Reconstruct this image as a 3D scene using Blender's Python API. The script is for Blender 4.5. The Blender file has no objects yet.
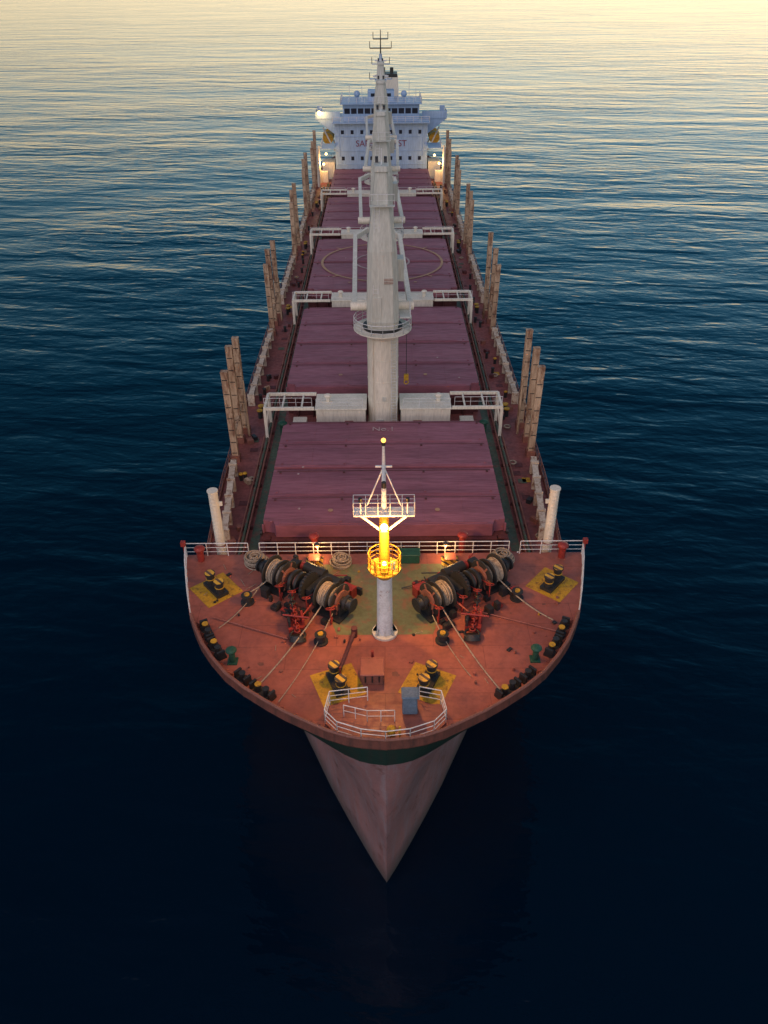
import bpy, math, random
from mathutils import Vector, Matrix
random.seed(7)
scene = bpy.context.scene
scene.view_settings.view_transform = 'Standard'
scene.view_settings.look = 'None'
scene.view_settings.exposure = 0

# ------------------------------------------------------------------ materials
MATS = {}
def nodes_of(name):
    m = bpy.data.materials.new(name); m.use_nodes = True
    nt = m.node_tree; nt.nodes.clear()
    out = nt.nodes.new('ShaderNodeOutputMaterial')
    b = nt.nodes.new('ShaderNodeBsdfPrincipled')
    nt.links.new(b.outputs[0], out.inputs[0])
    MATS[name] = m
    return m, nt, b
def noise(nt, vec, scale, detail=4, rough=0.55, stretch=(1,1,1), dist=0.0):
    mp = nt.nodes.new('ShaderNodeMapping'); mp.inputs['Scale'].default_value = stretch
    nt.links.new(vec, mp.inputs[0])
    n = nt.nodes.new('ShaderNodeTexNoise'); n.inputs['Scale'].default_value = scale
    n.inputs['Detail'].default_value = detail; n.inputs['Roughness'].default_value = rough
    n.inputs['Distortion'].default_value = dist
    nt.links.new(mp.outputs[0], n.inputs['Vector'])
    return n.outputs[0]
def rng(nt, v, a, b, c=0.0, d=1.0):
    r = nt.nodes.new('ShaderNodeMapRange'); r.clamp = True
    for i, x in enumerate((a, b, c, d)): r.inputs[i+1].default_value = x
    nt.links.new(v, r.inputs[0]); return r.outputs[0]
def mix(nt, fac, a, b, mode='MIX'):
    m = nt.nodes.new('ShaderNodeMix'); m.data_type = 'RGBA'; m.blend_type = mode
    if isinstance(fac, (int, float)): m.inputs[0].default_value = fac
    else: nt.links.new(fac, m.inputs[0])
    for s, x in ((6, a), (7, b)):
        if isinstance(x, tuple): m.inputs[s].default_value = (*x, 1)
        else: nt.links.new(x, m.inputs[s])
    return m.outputs[2]
def paint(name, col, dirt=None, rust=(0.16, 0.06, 0.025), rust_lo=0.6, rust_hi=0.72, dirt_amt=0.6,
          scale=0.6, rough=0.55, stretch=(1,1,1), bump=0.02, spec=0.35, plates=None):
    m, nt, b = nodes_of(name)
    tc = nt.nodes.new('ShaderNodeTexCoord').outputs['Object']
    dirt = dirt or tuple(c*0.5 for c in col)
    big = noise(nt, tc, scale, 4, 0.6, stretch)
    fine = noise(nt, tc, scale*7, 4, 0.65, stretch)
    f = rng(nt, big, 0.35, 0.7, 0, dirt_amt)
    c = mix(nt, f, col, dirt)
    f2 = rng(nt, fine, 0.4, 0.65, 0, 0.4)
    c = mix(nt, f2, c, tuple(x*0.65 for x in dirt))
    mid = noise(nt, tc, scale*2.7, 6, 0.72, stretch)
    fr = rng(nt, mid, rust_lo, rust_hi, 0, 0.85)
    c = mix(nt, fr, c, rust)
    if plates:
        br = nt.nodes.new('ShaderNodeTexBrick'); nt.links.new(tc, br.inputs['Vector'])
        br.inputs['Scale'].default_value = 1.0; br.inputs['Brick Width'].default_value = plates[0]; br.inputs['Row Height'].default_value = plates[1]
        br.inputs['Mortar Size'].default_value = 0.03; br.inputs['Mortar Smooth'].default_value = 0.6
        br.inputs['Color1'].default_value = (0.9,0.9,0.9,1); br.inputs['Color2'].default_value = (1.05,1.03,1.02,1); br.inputs['Mortar'].default_value = (0.6,0.57,0.55,1)
        c = mix(nt, 0.8, c, br.outputs[0], 'MULTIPLY')
    nt.links.new(c, b.inputs['Base Color'])
    nt.links.new(rng(nt, fine, 0.3, 0.7, rough-0.1, rough+0.2), b.inputs['Roughness'])
    b.inputs['Specular IOR Level'].default_value = spec
    bp = nt.nodes.new('ShaderNodeBump'); bp.inputs['Distance'].default_value = bump
    bp.inputs['Strength'].default_value = 0.6
    nt.links.new(fine, bp.inputs['Height']); nt.links.new(bp.outputs[0], b.inputs['Normal'])
    return m, nt, b, c
def emis(name, col, s):
    m, nt, b = nodes_of(name)
    b.inputs['Base Color'].default_value = (*col, 1)
    b.inputs['Emission Color'].default_value = (*col, 1)
    b.inputs['Emission Strength'].default_value = s

paint('hatch', (0.33,0.118,0.145), (0.21,0.070,0.090), rust=(0.13,0.052,0.055), rust_lo=0.52, rust_hi=0.76, dirt_amt=.95, scale=0.25, stretch=(0.35,2.5,1), rough=0.5)
paint('coaming', (0.12,0.037,0.037), scale=0.5)
paint('deck_fc', (0.37,0.120,0.080), (0.25,0.080,0.058), rust=(0.15,0.062,0.05), rust_lo=0.52, rust_hi=0.78, dirt_amt=.9, scale=0.3, rough=0.42, plates=(6.0,1.9))
paint('deck_main', (0.27,0.085,0.072), (0.15,0.052,0.048), rust=(0.08,0.035,0.032), rust_lo=0.52, rust_hi=0.7, scale=0.4, rough=0.5, plates=(7.0,2.2))
paint('green_walk', (0.08,0.12,0.075), (0.05,0.06,0.045), rust=(0.17,0.07,0.05), rust_lo=0.50, rust_hi=0.66, scale=0.5)
paint('green_fc', (0.17,0.19,0.09), (0.11,0.11,0.055), rust=(0.25,0.10,0.06), rust_lo=0.48, rust_hi=0.64, scale=0.45)
paint('green', (0.02,0.09,0.055), scale=1.0)
paint('cream', (0.78,0.72,0.58), (0.60,0.54,0.42), rust=(0.34,0.2,0.11), rust_lo=0.62, rust_hi=0.78, scale=0.5, stretch=(2,2,0.3), rough=0.45)
paint('crane_paint', (0.58,0.58,0.50), (0.42,0.42,0.35), rust=(0.30,0.19,0.11), rust_lo=0.60, rust_hi=0.76, scale=0.5, stretch=(2,2,0.25), rough=0.45)
paint('white', (0.75,0.76,0.74), (0.52,0.5,0.46), rust=(0.25,0.12,0.07), rust_lo=0.6, rust_hi=0.7, scale=1.0)
paint('house', (0.31,0.45,0.62), (0.24,0.34,0.48), rust=(0.2,0.16,0.15), rust_lo=0.7, rust_hi=0.82, scale=0.4, stretch=(2,2,0.25), rough=0.4)
paint('yellow', (0.60,0.33,0.02), (0.33,0.19,0.02), rust=(0.12,0.06,0.03), rust_lo=0.52, rust_hi=0.66, scale=1.2)
paint('machine', (0.030,0.032,0.033), (0.018,0.018,0.018), rust=(0.12,0.045,0.02), rust_lo=0.6, rust_hi=0.7, scale=1.5, rough=0.4)
paint('redm', (0.32,0.04,0.03), (0.14,0.02,0.015), rust=(0.06,0.02,0.015), scale=1.2, rough=0.4)
paint('rope', (0.42,0.34,0.25), (0.24,0.19,0.13), rust=(0.10,0.07,0.05), rust_lo=.5, rust_hi=.66, scale=2.2, rough=0.8, bump=0.05)
paint('stanchion', (0.52,0.38,0.25), (0.28,0.16,0.085), rust=(0.14,0.058,0.03), rust_lo=0.47, rust_hi=0.60, scale=0.45, stretch=(1.5,1.5,0.35), rough=0.7)
paint('beam_lying', (0.60,0.52,0.40), (0.36,0.24,0.15), rust=(0.18,0.07,0.03), rust_lo=0.52, rust_hi=0.62, scale=0.6, rough=0.7)
paint('rail_rust', (0.27,0.11,0.075), (0.16,0.06,0.045), scale=1.0)
paint('canvas', (0.13,0.19,0.25), (0.08,0.12,0.16), rust=(0.1,0.12,0.14), scale=1.5, rough=0.8)
paint('name_red', (0.22,0.05,0.08), scale=1)
paint('mark_white', (0.50,0.42,0.38), (0.36,0.2,0.2), rust=(0.3,0.12,0.13), rust_lo=0.5, rust_hi=0.62, scale=2)
paint('mark_yellow', (0.50,0.33,0.14), (0.36,0.16,0.13), rust=(0.3,0.12,0.13), rust_lo=0.5, rust_hi=0.62, scale=2)
paint('stain', (0.20,0.08,0.055), (0.14,0.06,0.045), scale=1.2)
m, nt, b = nodes_of('glass'); b.inputs['Base Color'].default_value=(0.015,0.02,0.03,1); b.inputs['Roughness'].default_value=0.08
emis('lamp_warm', (1.0,0.60,0.16), 14.0)
emis('lamp_soft', (1.0,0.5,0.14), 5.0)
# hull
m, nt, b = nodes_of('hull')
tc = nt.nodes.new('ShaderNodeTexCoord').outputs['Object']
sx = nt.nodes.new('ShaderNodeSeparateXYZ'); nt.links.new(tc, sx.inputs[0])
n1 = noise(nt, tc, 0.3, 5, 0.6, (1,1,0.6)); n2 = noise(nt, tc, 2.6, 6, 0.7, (1,1,0.10)); n3 = noise(nt, tc, 0.8, 8, 0.75, (0.8,0.8,1.2)); n4 = noise(nt, tc, 9, 4, 0.7)
anti = mix(nt, rng(nt, n1, 0.38, 0.62), (0.30,0.145,0.135), (0.20,0.115,0.115))
anti = mix(nt, rng(nt, n2, 0.45, 0.68, 0, 0.55), anti, (0.24,0.23,0.25))
anti = mix(nt, rng(nt, n3, 0.55, 0.63, 0, 0.75), anti, (0.13,0.05,0.038))
anti = mix(nt, rng(nt, n4, 0.5, 0.75, 0, 0.35), anti, (0.10,0.06,0.055))
low = rng(nt, sx.outputs[2], 0.0, 2.5, 0.85, 0.0)
anti = mix(nt, low, anti, (0.05,0.055,0.05))
top = mix(nt, rng(nt, n2, 0.4, 0.7), (0.008,0.030,0.022), (0.02,0.026,0.02))
c = mix(nt, rng(nt, sx.outputs[2], 14.4, 14.45), anti, top)
sheer = mix(nt, rng(nt, n2, 0.42, 0.66), (0.15,0.05,0.035), (0.06,0.028,0.022))
c = mix(nt, rng(nt, sx.outputs[2], 15.9, 15.95), c, sheer)
nt.links.new(c, b.inputs['Base Color']); b.inputs['Roughness'].default_value=0.5
bp = nt.nodes.new('ShaderNodeBump'); bp.inputs['Distance'].default_value=0.05; nt.links.new(n3, bp.inputs['Height']); nt.links.new(bp.outputs[0], b.inputs['Normal'])
# hazard stripes
m, nt, b = nodes_of('hazard')
tc = nt.nodes.new('ShaderNodeTexCoord').outputs['Object']
w = nt.nodes.new('ShaderNodeTexWave'); w.bands_direction='DIAGONAL'; w.inputs['Scale'].default_value=1.1; nt.links.new(tc, w.inputs[0])
n = noise(nt, tc, 2.5, 5)
c = mix(nt, rng(nt, w.outputs[1], 0.62, 0.66), (0.62,0.36,0.03), (0.05,0.04,0.03))
c = mix(nt, rng(nt, n, 0.5, 0.68, 0, 0.8), c, (0.22,0.10,0.06))
nt.links.new(c, b.inputs['Base Color']); b.inputs['Roughness'].default_value=0.6
# water
m, nt, b = nodes_of('water')
tc = nt.nodes.new('ShaderNodeTexCoord').outputs['Object']
b.inputs['Base Color'].default_value=(0.0003,0.006,0.015,1); b.inputs['Roughness'].default_value=0.06; b.inputs['IOR'].default_value=1.333
mp = nt.nodes.new('ShaderNodeMapping'); mp.inputs['Rotation'].default_value=(0,0,math.radians(7)); nt.links.new(tc, mp.inputs[0]); v = mp.outputs[0]
def mth(op,a,b_):
    q=nt.nodes.new('ShaderNodeMath'); q.operation=op
    for i,x in enumerate((a,b_)):
        if isinstance(x,(int,float)): q.inputs[i].default_value=x
        else: nt.links.new(x,q.inputs[i])
    return q.outputs[0]
layers = [((0.020,0.055,1), 1, 0.80, 0.3), ((0.055,0.15,1), 2, 0.50, 0.5), ((0.15,0.36,1), 2, 0.18, 0.6), ((0.5,1.0,1), 2, 0.060, 0.4), ((1.8,2.8,1), 1, 0.012, 0)]
acc = None
for st, det, amp, ds_ in layers:
    o = mth('MULTIPLY', noise(nt, v, 1.0, det, 0.5, st, ds_), amp)
    acc = o if acc is None else mth('ADD', acc, o)
patch = rng(nt, noise(nt, v, 1.0, 2, 0.5, (0.006,0.011,1), 0.8), 0.35, 0.65, 0.6, 1.2)
acc = mth('MULTIPLY', acc, patch)
bp = nt.nodes.new('ShaderNodeBump'); bp.inputs['Distance'].default_value=1.0; bp.inputs['Strength'].default_value=1.0
nt.links.new(acc, bp.inputs['Height']); nt.links.new(bp.outputs[0], b.inputs['Normal'])

# ------------------------------------------------------------------ builder
class B:
    def __init__(s): s.v=[]; s.f=[]; s.m=[]; s.sm=[]; s.names=[]
    def mi(s, mat):
        if mat not in s.names: s.names.append(mat)
        return s.names.index(mat)
    def add(s, vs, fs, mat, smooth=False):
        o=len(s.v); s.v += [tuple(x) for x in vs]; i=s.mi(mat)
        for f in fs: s.f.append(tuple(o+k for k in f)); s.m.append(i); s.sm.append(smooth)
    def box(s, c, size, mat, rz=0, M=None, taper=1.0):
        hx,hy,hz=[d/2 for d in size]
        R = M if M else Matrix.Rotation(rz,3,'Z'); c=Vector(c); vs=[]
        for z in (-hz,hz):
            t = taper if z>0 else 1.0
            for x,y in ((-hx,-hy),(hx,-hy),(hx,hy),(-hx,hy)): vs.append(c+R@Vector((x*t,y*t,z)))
        s.add(vs,[(3,2,1,0),(4,5,6,7),(0,1,5,4),(1,2,6,5),(2,3,7,6),(3,0,4,7)],mat)
    def cyl(s, p0, p1, r0, r1=None, mat='white', seg=12, caps=True):
        r1 = r0 if r1 is None else r1
        p0=Vector(p0); p1=Vector(p1); d=(p1-p0)
        if d.length<1e-6: return
        d.normalize(); a=d.orthogonal().normalized(); b2=d.cross(a); vs=[]
        for p,r in ((p0,r0),(p1,r1)):
            for i in range(seg):
                t=2*math.pi*i/seg; vs.append(p+(a*math.cos(t)+b2*math.sin(t))*r)
        s.add(vs,[(i,(i+1)%seg,seg+(i+1)%seg,seg+i) for i in range(seg)],mat,seg>6)
        if caps:
            s.add(vs[:seg],[tuple(reversed(range(seg)))],mat); s.add(vs[seg:],[tuple(range(seg))],mat)
    def tube(s, pts, r, mat, seg=6):
        for a,b2 in zip(pts[:-1],pts[1:]): s.cyl(a,b2,r,r,mat,seg,True)
    def beam(s, p0, p1, w, h, mat):
        p0=Vector(p0); p1=Vector(p1); d=p1-p0; L=d.length; d.normalize()
        up=Vector((0,0,1)) if abs(d.z)<0.95 else Vector((0,1,0))
        x=d.cross(up).normalized(); z=x.cross(d).normalized()
        M=Matrix((x,d,z)).transposed(); s.box((p0+p1)/2,(w,L,h),mat,M=M)
    def torus(s, c, R, r, mat, normal=(0,0,1), n=20, k=6):
        c=Vector(c); d=Vector(normal).normalized(); a=d.orthogonal().normalized(); b2=d.cross(a); vs=[]
        for i in range(n):
            t=2*math.pi*i/n; e=a*math.cos(t)+b2*math.sin(t)
            for j in range(k):
                q=2*math.pi*j/k; vs.append(c+e*(R+r*math.cos(q))+d*r*math.sin(q))
        s.add(vs,[(i*k+j,((i+1)%n)*k+j,((i+1)%n)*k+(j+1)%k,i*k+(j+1)%k) for i in range(n) for j in range(k)],mat,True)
    def ball(s, c, r, mat, sz=1.0):
        c=Vector(c); n=12; k=7; vs=[]
        for j in range(k+1):
            p=math.pi*j/k
            for i in range(n):
                t=2*math.pi*i/n; vs.append(c+Vector((math.sin(p)*math.cos(t)*r,math.sin(p)*math.sin(t)*r,math.cos(p)*r*sz)))
        s.add(vs,[(j*n+i,(j+1)*n+i,(j+1)*n+(i+1)%n,j*n+(i+1)%n) for j in range(k) for i in range(n)],mat,True)
    def prism(s, poly, z0, z1, mat):
        n=len(poly); vs=[(x,y,z0) for x,y in poly]+[(x,y,z1) for x,y in poly]
        s.add(vs,[tuple(range(n,2*n)),tuple(reversed(range(n)))]+[(i,(i+1)%n,n+(i+1)%n,n+i) for i in range(n)],mat)
    def ring_flat(s, cx, cy, z, r0, r1, mat, n=64, a0=0, a1=2*math.pi):
        vs=[]
        for i in range(n+1):
            t=a0+(a1-a0)*i/n
            vs += [(cx+r0*math.cos(t),cy+r0*math.sin(t),z),(cx+r1*math.cos(t),cy+r1*math.sin(t),z)]
        s.add(vs,[(2*i,2*i+1,2*i+3,2*i+2) for i in range(n)],mat)
    def rail(s, pts, h=1.05, mat='white', r=0.04, n=3, sp=1.6, closed=False):
        pts=[Vector(p) for p in pts]
        if closed: pts.append(pts[0])
        up=Vector((0,0,1))
        for a,b2 in zip(pts[:-1],pts[1:]):
            for i in range(n):
                hh=h*(i+1)/n; s.cyl(a+up*hh,b2+up*hh,r if i==n-1 else r*0.7,None,mat,5,False)
            L=(b2-a).length; k=max(1,round(L/sp))
            for i in range(k+1):
                p=a.lerp(b2,i/k); s.cyl(p,p+up*h,r,None,mat,5,False)
    def build(s, name, parent=None, bevel=0):
        me=bpy.data.meshes.new(name); me.from_pydata(s.v,[],s.f)
        for n in s.names: me.materials.append(MATS[n])
        me.polygons.foreach_set('material_index',s.m); me.polygons.foreach_set('use_smooth',s.sm); me.update()
        o=bpy.data.objects.new(name,me); scene.collection.objects.link(o)
        if parent: o.parent=parent
        if bevel:
            md=o.modifiers.new('bevel','BEVEL'); md.width=bevel; md.segments=1; md.limit_method='ANGLE'
        return o
def empty(name):
    e=bpy.data.objects.new(name,None); scene.collection.objects.link(e); return e

# ------------------------------------------------------------------ hull
DK=[(0,0),(.12,1.25),(.3,2.14),(.7,3.2),(1.2,4.15),(2.0,5.6),(2.7,6.65),(3.8,8.15),(4.9,9.35),(6.2,10.4),(7.4,11.2),(8.7,11.85),(10,12.4),(11.5,12.85),(13,13.25),(15,13.75),(16.9,14.1),(18.5,14.2),(155,14.2),(165,13.6),(172,12.4),(178,10.6)]
WL=[(0,0),(.3,.2),(1.2,.75),(2.7,1.6),(4.9,2.8),(7.4,4.1),(10,5.3),(13,6.7),(16.9,8.6),(22,11),(28,13.1),(35,14.15),(150,14.2),(160,13),(170,10),(178,7.5)]
def interp(x,T):
    if x<=T[0][0]: return T[0][1]
    for (a,b1),(c,d) in zip(T[:-1],T[1:]):
        if x<=c: return b1+(d-b1)*(x-a)/(c-a)
    return T[-1][1]
def sY(z): return 28.2-1.7*min(1,max(0,z)/16)
def half(L,z):
    e=4.2+(0.9-4.2)*min(1,max(0,(L-8)/9.0))
    w=min(1.0,(max(0,z)/16))**e; a=interp(L,WL); d=interp(L,DK)
    return a+(d-a)*w
def loft(b, zs, Ls, mat='hull', smooth=True):
    for sgn in (-1,1):
        vs=[]; n=len(Ls)
        for z in zs:
            for L in Ls: vs.append((sgn*half(L,z),sY(z)+L,z))
        fs=[]
        for j in range(len(zs)-1):
            for i in range(n-1):
                q=(j*n+i,j*n+i+1,(j+1)*n+i+1,(j+1)*n+i); fs.append(q if sgn>0 else q[::-1])
        b.add(vs,fs,mat,smooth)
ship=empty('cargo_ship')
Ls=[0,.06,.12,.2,.3,.45,.7,.9,1.2,1.6,2.0,2.4,2.7,3.2,3.8,4.3,4.9,5.5,6.2,6.8,7.4,8,8.7,10,11.5,13,15,16.9,18.5,22,25,28,31,35,60,100,140,150,155,160,165,172,178]
b=B(); loft(b,[-3,0,1.5,3,4.5,6,7.5,9,10,11,11.6,12.4,13.3],Ls)
b.add([(half(178,z)*sg,sY(z)+178,z) for z in (-3,13.3) for sg in (-1,1)],[(0,1,3,2)],'hull')
b.build('hull',ship)
Lf=[l for l in Ls if l<=16.9]
b=B(); loft(b,[13.3,13.9,14.4,14.8,15.2,15.6,16.0],Lf)
ya=sY(16)+16.9
b.add([(-14.1,ya,13.3),(14.1,ya,13.3),(14.1,ya,16),(-14.1,ya,16)],[(0,1,2,3)],'coaming')
b.build('forecastle_side',ship)
def deck(b,z,Ls,mat,inset=0.0):
    vs=[]
    for L in Ls: h=max(0,half(L,z)-inset); vs += [(-h,sY(z)+L,z),(h,sY(z)+L,z)]
    b.add(vs,[(2*i,2*i+1,2*i+3,2*i+2) for i in range(len(Ls)-1)],mat)
b=B(); deck(b,16.0,Lf,'deck_fc'); b.build('forecastle_deck',ship)
b=B(); deck(b,13.3,[l for l in Ls if l>=15],'deck_main'); b.build('main_deck',ship)
# bulwark
b=B()
Lb=[l for l in Lf if l<=10.0]
H=0.62
def outl(sg,L,z,ins=0):
    h=half(L,z); y=sY(z)+L
    e=0.05; p=Vector((half(L+e,z),y+e,0))-Vector((half(max(0,L-e),z),y-e if L>e else y,0)); p.normalize()
    nrm=Vector((-p.y,p.x,0)); x=h+nrm.x*ins; yy=y+nrm.y*ins
    return (sg*max(0,x),yy,z)
def V3(t,z): return (t[0],t[1],z)
for sg in (-1,1):
    for i in range(len(Lb)-1):
        La,Lc=Lb[i],Lb[i+1]
        o0,o1=outl(sg,La,16.0),outl(sg,Lc,16.0); t0,t1=V3(outl(sg,La,16.0,.10),16+H),V3(outl(sg,Lc,16.0,.10),16+H)
        i0,i1=V3(outl(sg,La,16,.24),16+H),V3(outl(sg,Lc,16,.24),16+H); k0,k1=V3(outl(sg,La,16,.24),16.004),V3(outl(sg,Lc,16,.24),16.004)
        b.add([o0,o1,t1,t0],[(0,1,2,3)],'hull',True)
        b.add([t0,t1,i1,i0],[(0,1,2,3)],'rail_rust'); b.add([i0,i1,k1,k0],[(0,1,2,3)],'deck_fc',True)
        b.cyl(Vector(t0)+Vector((0,0,.03)),Vector(t1)+Vector((0,0,.03)),0.10,None,'rail_rust',6,False)
for sg in (-1,1):
    L=0.35
    while L<9.8:
        p=Vector(outl(sg,L,16.0,.25)); q=Vector(outl(sg,L,16.0,.7)); t=Vector(V3(outl(sg,L,16.0,.25),16+H-.06))
        d=(q-p).normalized(); s_=Vector((-d.y,d.x,0))*0.04
        b.add([p+s_,q+s_,t+s_,p-s_,q-s_,t-s_],[(0,1,2),(5,4,3),(1,4,5,2)],'deck_fc')
        L += 0.25 if L<1.2 else (0.5 if L<3 else 0.85)
b.build('bulwark',ship)

# ------------------------------------------------------------------ hatches
HA=[(46.0,62.4,18.0),(69.2,91.5,19.0),(97.3,120.7,19.2),(126.3,147.3,19.2),(152.4,171.2,19.2)]
for hi,(y0,y1,w) in enumerate(HA):
    b=B()
    b.box((0,(y0+y1)/2,14.35),(w-0.9,y1-y0-0.7,2.1),'coaming')
    y=y0+0.8
    while y<y1-0.5:
        for sg in (-1,1): b.box((sg*(w/2-0.2),y,14.2),(0.55,0.09,1.8),'coaming')
        y+=1.45
    x=-w/2+1
    while x<w/2-0.9:
        for yy in (y0+0.12,y1-0.12): b.box((x,yy,14.2),(0.09,0.5,1.8),'coaming')
        x+=1.5
    for sg in (-1,1): b.box((sg*(w/2-0.15),(y0+y1)/2,15.30),(0.7,y1-y0,0.10),'coaming')
    for yy in (y0+.15,y1-.15): b.box((0,yy,15.30),(w-1.2,0.5,0.095),'coaming')
    b.build('hatch_coaming',ship)
    b=B(); n=4; L=(y1-y0)/n
    for i in range(n):
        a=y0+i*L+(0.20 if i%2==0 else 0.05); c=y0+(i+1)*L-(0.20 if i%2 else 0.05)
        ch=0.7; hw=w/2
        if i==0: poly=[(-hw+ch*1.4,a),(hw-ch*1.4,a),(hw-ch*1.1,a+ch*.8),(hw,a+ch),(hw,c),(-hw,c),(-hw,a+ch),(-hw+ch*1.1,a+ch*.8)]
        elif i==n-1: poly=[(-hw,a),(hw,a),(hw,c-ch),(hw-ch,c),(-hw+ch,c),(-hw,c-ch)]
        else: poly=[(-hw,a),(hw,a),(hw,c),(-hw,c)]
        dz=random.uniform(-.02,.02)
        b.prism(poly,15.42,16.5+dz,'hatch')
        b.box((0,c-0.22,16.51+dz),(w-0.6,0.13 if i%2 else .07,0.03),'coaming')
        b.box((0,a+0.22,16.52+dz),(w-2.6,0.08,0.04),'hatch')
        for k in range(1,6):
            x=-hw+w*k/6; b.box((x,(a+c)/2,16.507+dz),(0.06,c-a-0.8,0.02),'hatch')
        for x in (-hw+0.6,hw-0.6,-hw*0.36,hw*0.36):
            b.box((x,a+0.5,16.55+dz),(0.18,0.18,0.07),'hatch'); b.box((x,c-0.5,16.55+dz),(0.18,0.18,0.07),'coaming')
        yy=a+0.6
        while yy<c-0.3:
            for sg in (-1,1): b.box((sg*(hw+0.05),yy,15.8),(0.14,0.16,0.7),'hatch')
            yy+=1.3
        for sg in (-1,1): b.cyl((sg*(hw+0.12),a+0.5,15.5),(sg*(hw+0.3),a+0.5,15.5),0.22,None,'machine',10)
    for _ in range(4):
        x=random.uniform(-hw+1.5,hw-1.5); yy=random.uniform(y0+1,y1-1)
        b.cyl((x,yy,16.54),(x,yy,16.57),0.10,None,'mark_white',8)
    if hi<3:
        for sg in (-1,1): b.ring_flat(sg*hw*0.45,y0+L*0.5,16.566,0.0,0.2,'mark_yellow',16)
    b.build('hatch_cover',ship,bevel=0.03)
def text(s,loc,size,mat,rot=(0,0,0),name='lettering',parent=None,ext=0.01):
    cu=bpy.data.curves.new(name,'FONT'); cu.body=s; cu.size=size; cu.align_x='CENTER'; cu.align_y='CENTER'; cu.extrude=ext
    cu.materials.append(MATS[mat]); o=bpy.data.objects.new(name,cu); scene.collection.objects.link(o)
    o.location=loc; o.rotation_euler=rot
    if parent: o.parent=parent
    return o
text('No.1',(0,60.6,16.57),1.0,'mark_white',parent=ship,name='hatch_number')
text('No.2',(0,89.2,16.57),1.3,'mark_white',parent=ship,name='hatch_number')
b=B(); cy=109
b.ring_flat(0,cy,16.58,8.2,8.55,'mark_yellow'); b.ring_flat(0,cy,16.582,3.6,3.9,'mark_white')
for sg in (-1,1): b.box((sg*1.2,cy,16.583),(0.5,4.4,0.02),'mark_white')
b.box((0,cy,16.583),(1.88,0.5,0.02),'mark_white')
for a in range(4):
    t=math.pi/4+a*math.pi/2
    b.box((8.9*math.cos(t),cy+8.9*math.sin(t),16.583),(1.0,0.2,0.02),'mark_yellow',rz=t)
b.build('helipad_marking',ship)

# ------------------------------------------------------------------ gap structures
GY=[65.8,94.4,123.5,149.9]
for gi,y in enumerate(GY):
    b=B(); d=3.0 if gi==0 else 2.6
    for sg in (-1,1):
        b.box((sg*3.95,y,14.95),(4.6,d,3.3),'cream')
        b.box((sg*3.95,y,16.65),(4.8,d+0.2,0.12),'cream')
        b.box((sg*3.2,y-d/2-0.04,14.5),(0.8,0.08,1.9),'rail_rust')
        b.cyl((sg*5.2,y,16.7),(sg*5.2,y,17.3),0.22,None,'cream',10); b.ball((sg*5.2,y,17.3),0.36,'cream',0.5)
        b.rail([(sg*6.2,y-d/2,16.7),(sg*1.9,y-d/2,16.7)],1.0,'white',0.025)
        xo=11.0
        for yy in (y-1.5,y+1.5):
            b.beam((sg*6.4,yy,16.75),(sg*xo,yy,16.75),0.24,0.28,'cream')
            b.box((sg*xo,yy,15.0),(0.28,0.28,3.4),'cream')
        b.beam((sg*xo,y-1.5,16.75),(sg*xo,y+1.5,16.75),0.24,0.27,'cream')
        for x in (7.6,9.4): b.beam((sg*x,y-1.5,16.7),(sg*x,y+1.5,16.7),0.15,0.2,'cream')
        b.beam((sg*xo,y-1.5,14.2),(sg*xo,y+1.5,16.4),0.12,0.12,'cream')
        b.rail([(sg*6.6,y-1.5,16.93),(sg*xo,y-1.5,16.93)],0.9,'white',0.025,2)
        b.box((sg*8.0,y+0.2,14.0),(1.3,1.1,1.4),random.choice(['machine','cream','redm']))
        b.cyl((sg*9.6,y-0.4,13.3),(sg*9.6,y-0.4,14.6),0.3,None,'green',10); b.ball((sg*9.6,y-0.4,14.6),0.45,'green',0.5)
    b.build('crane_deckhouse',ship,bevel=0.03)

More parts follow.
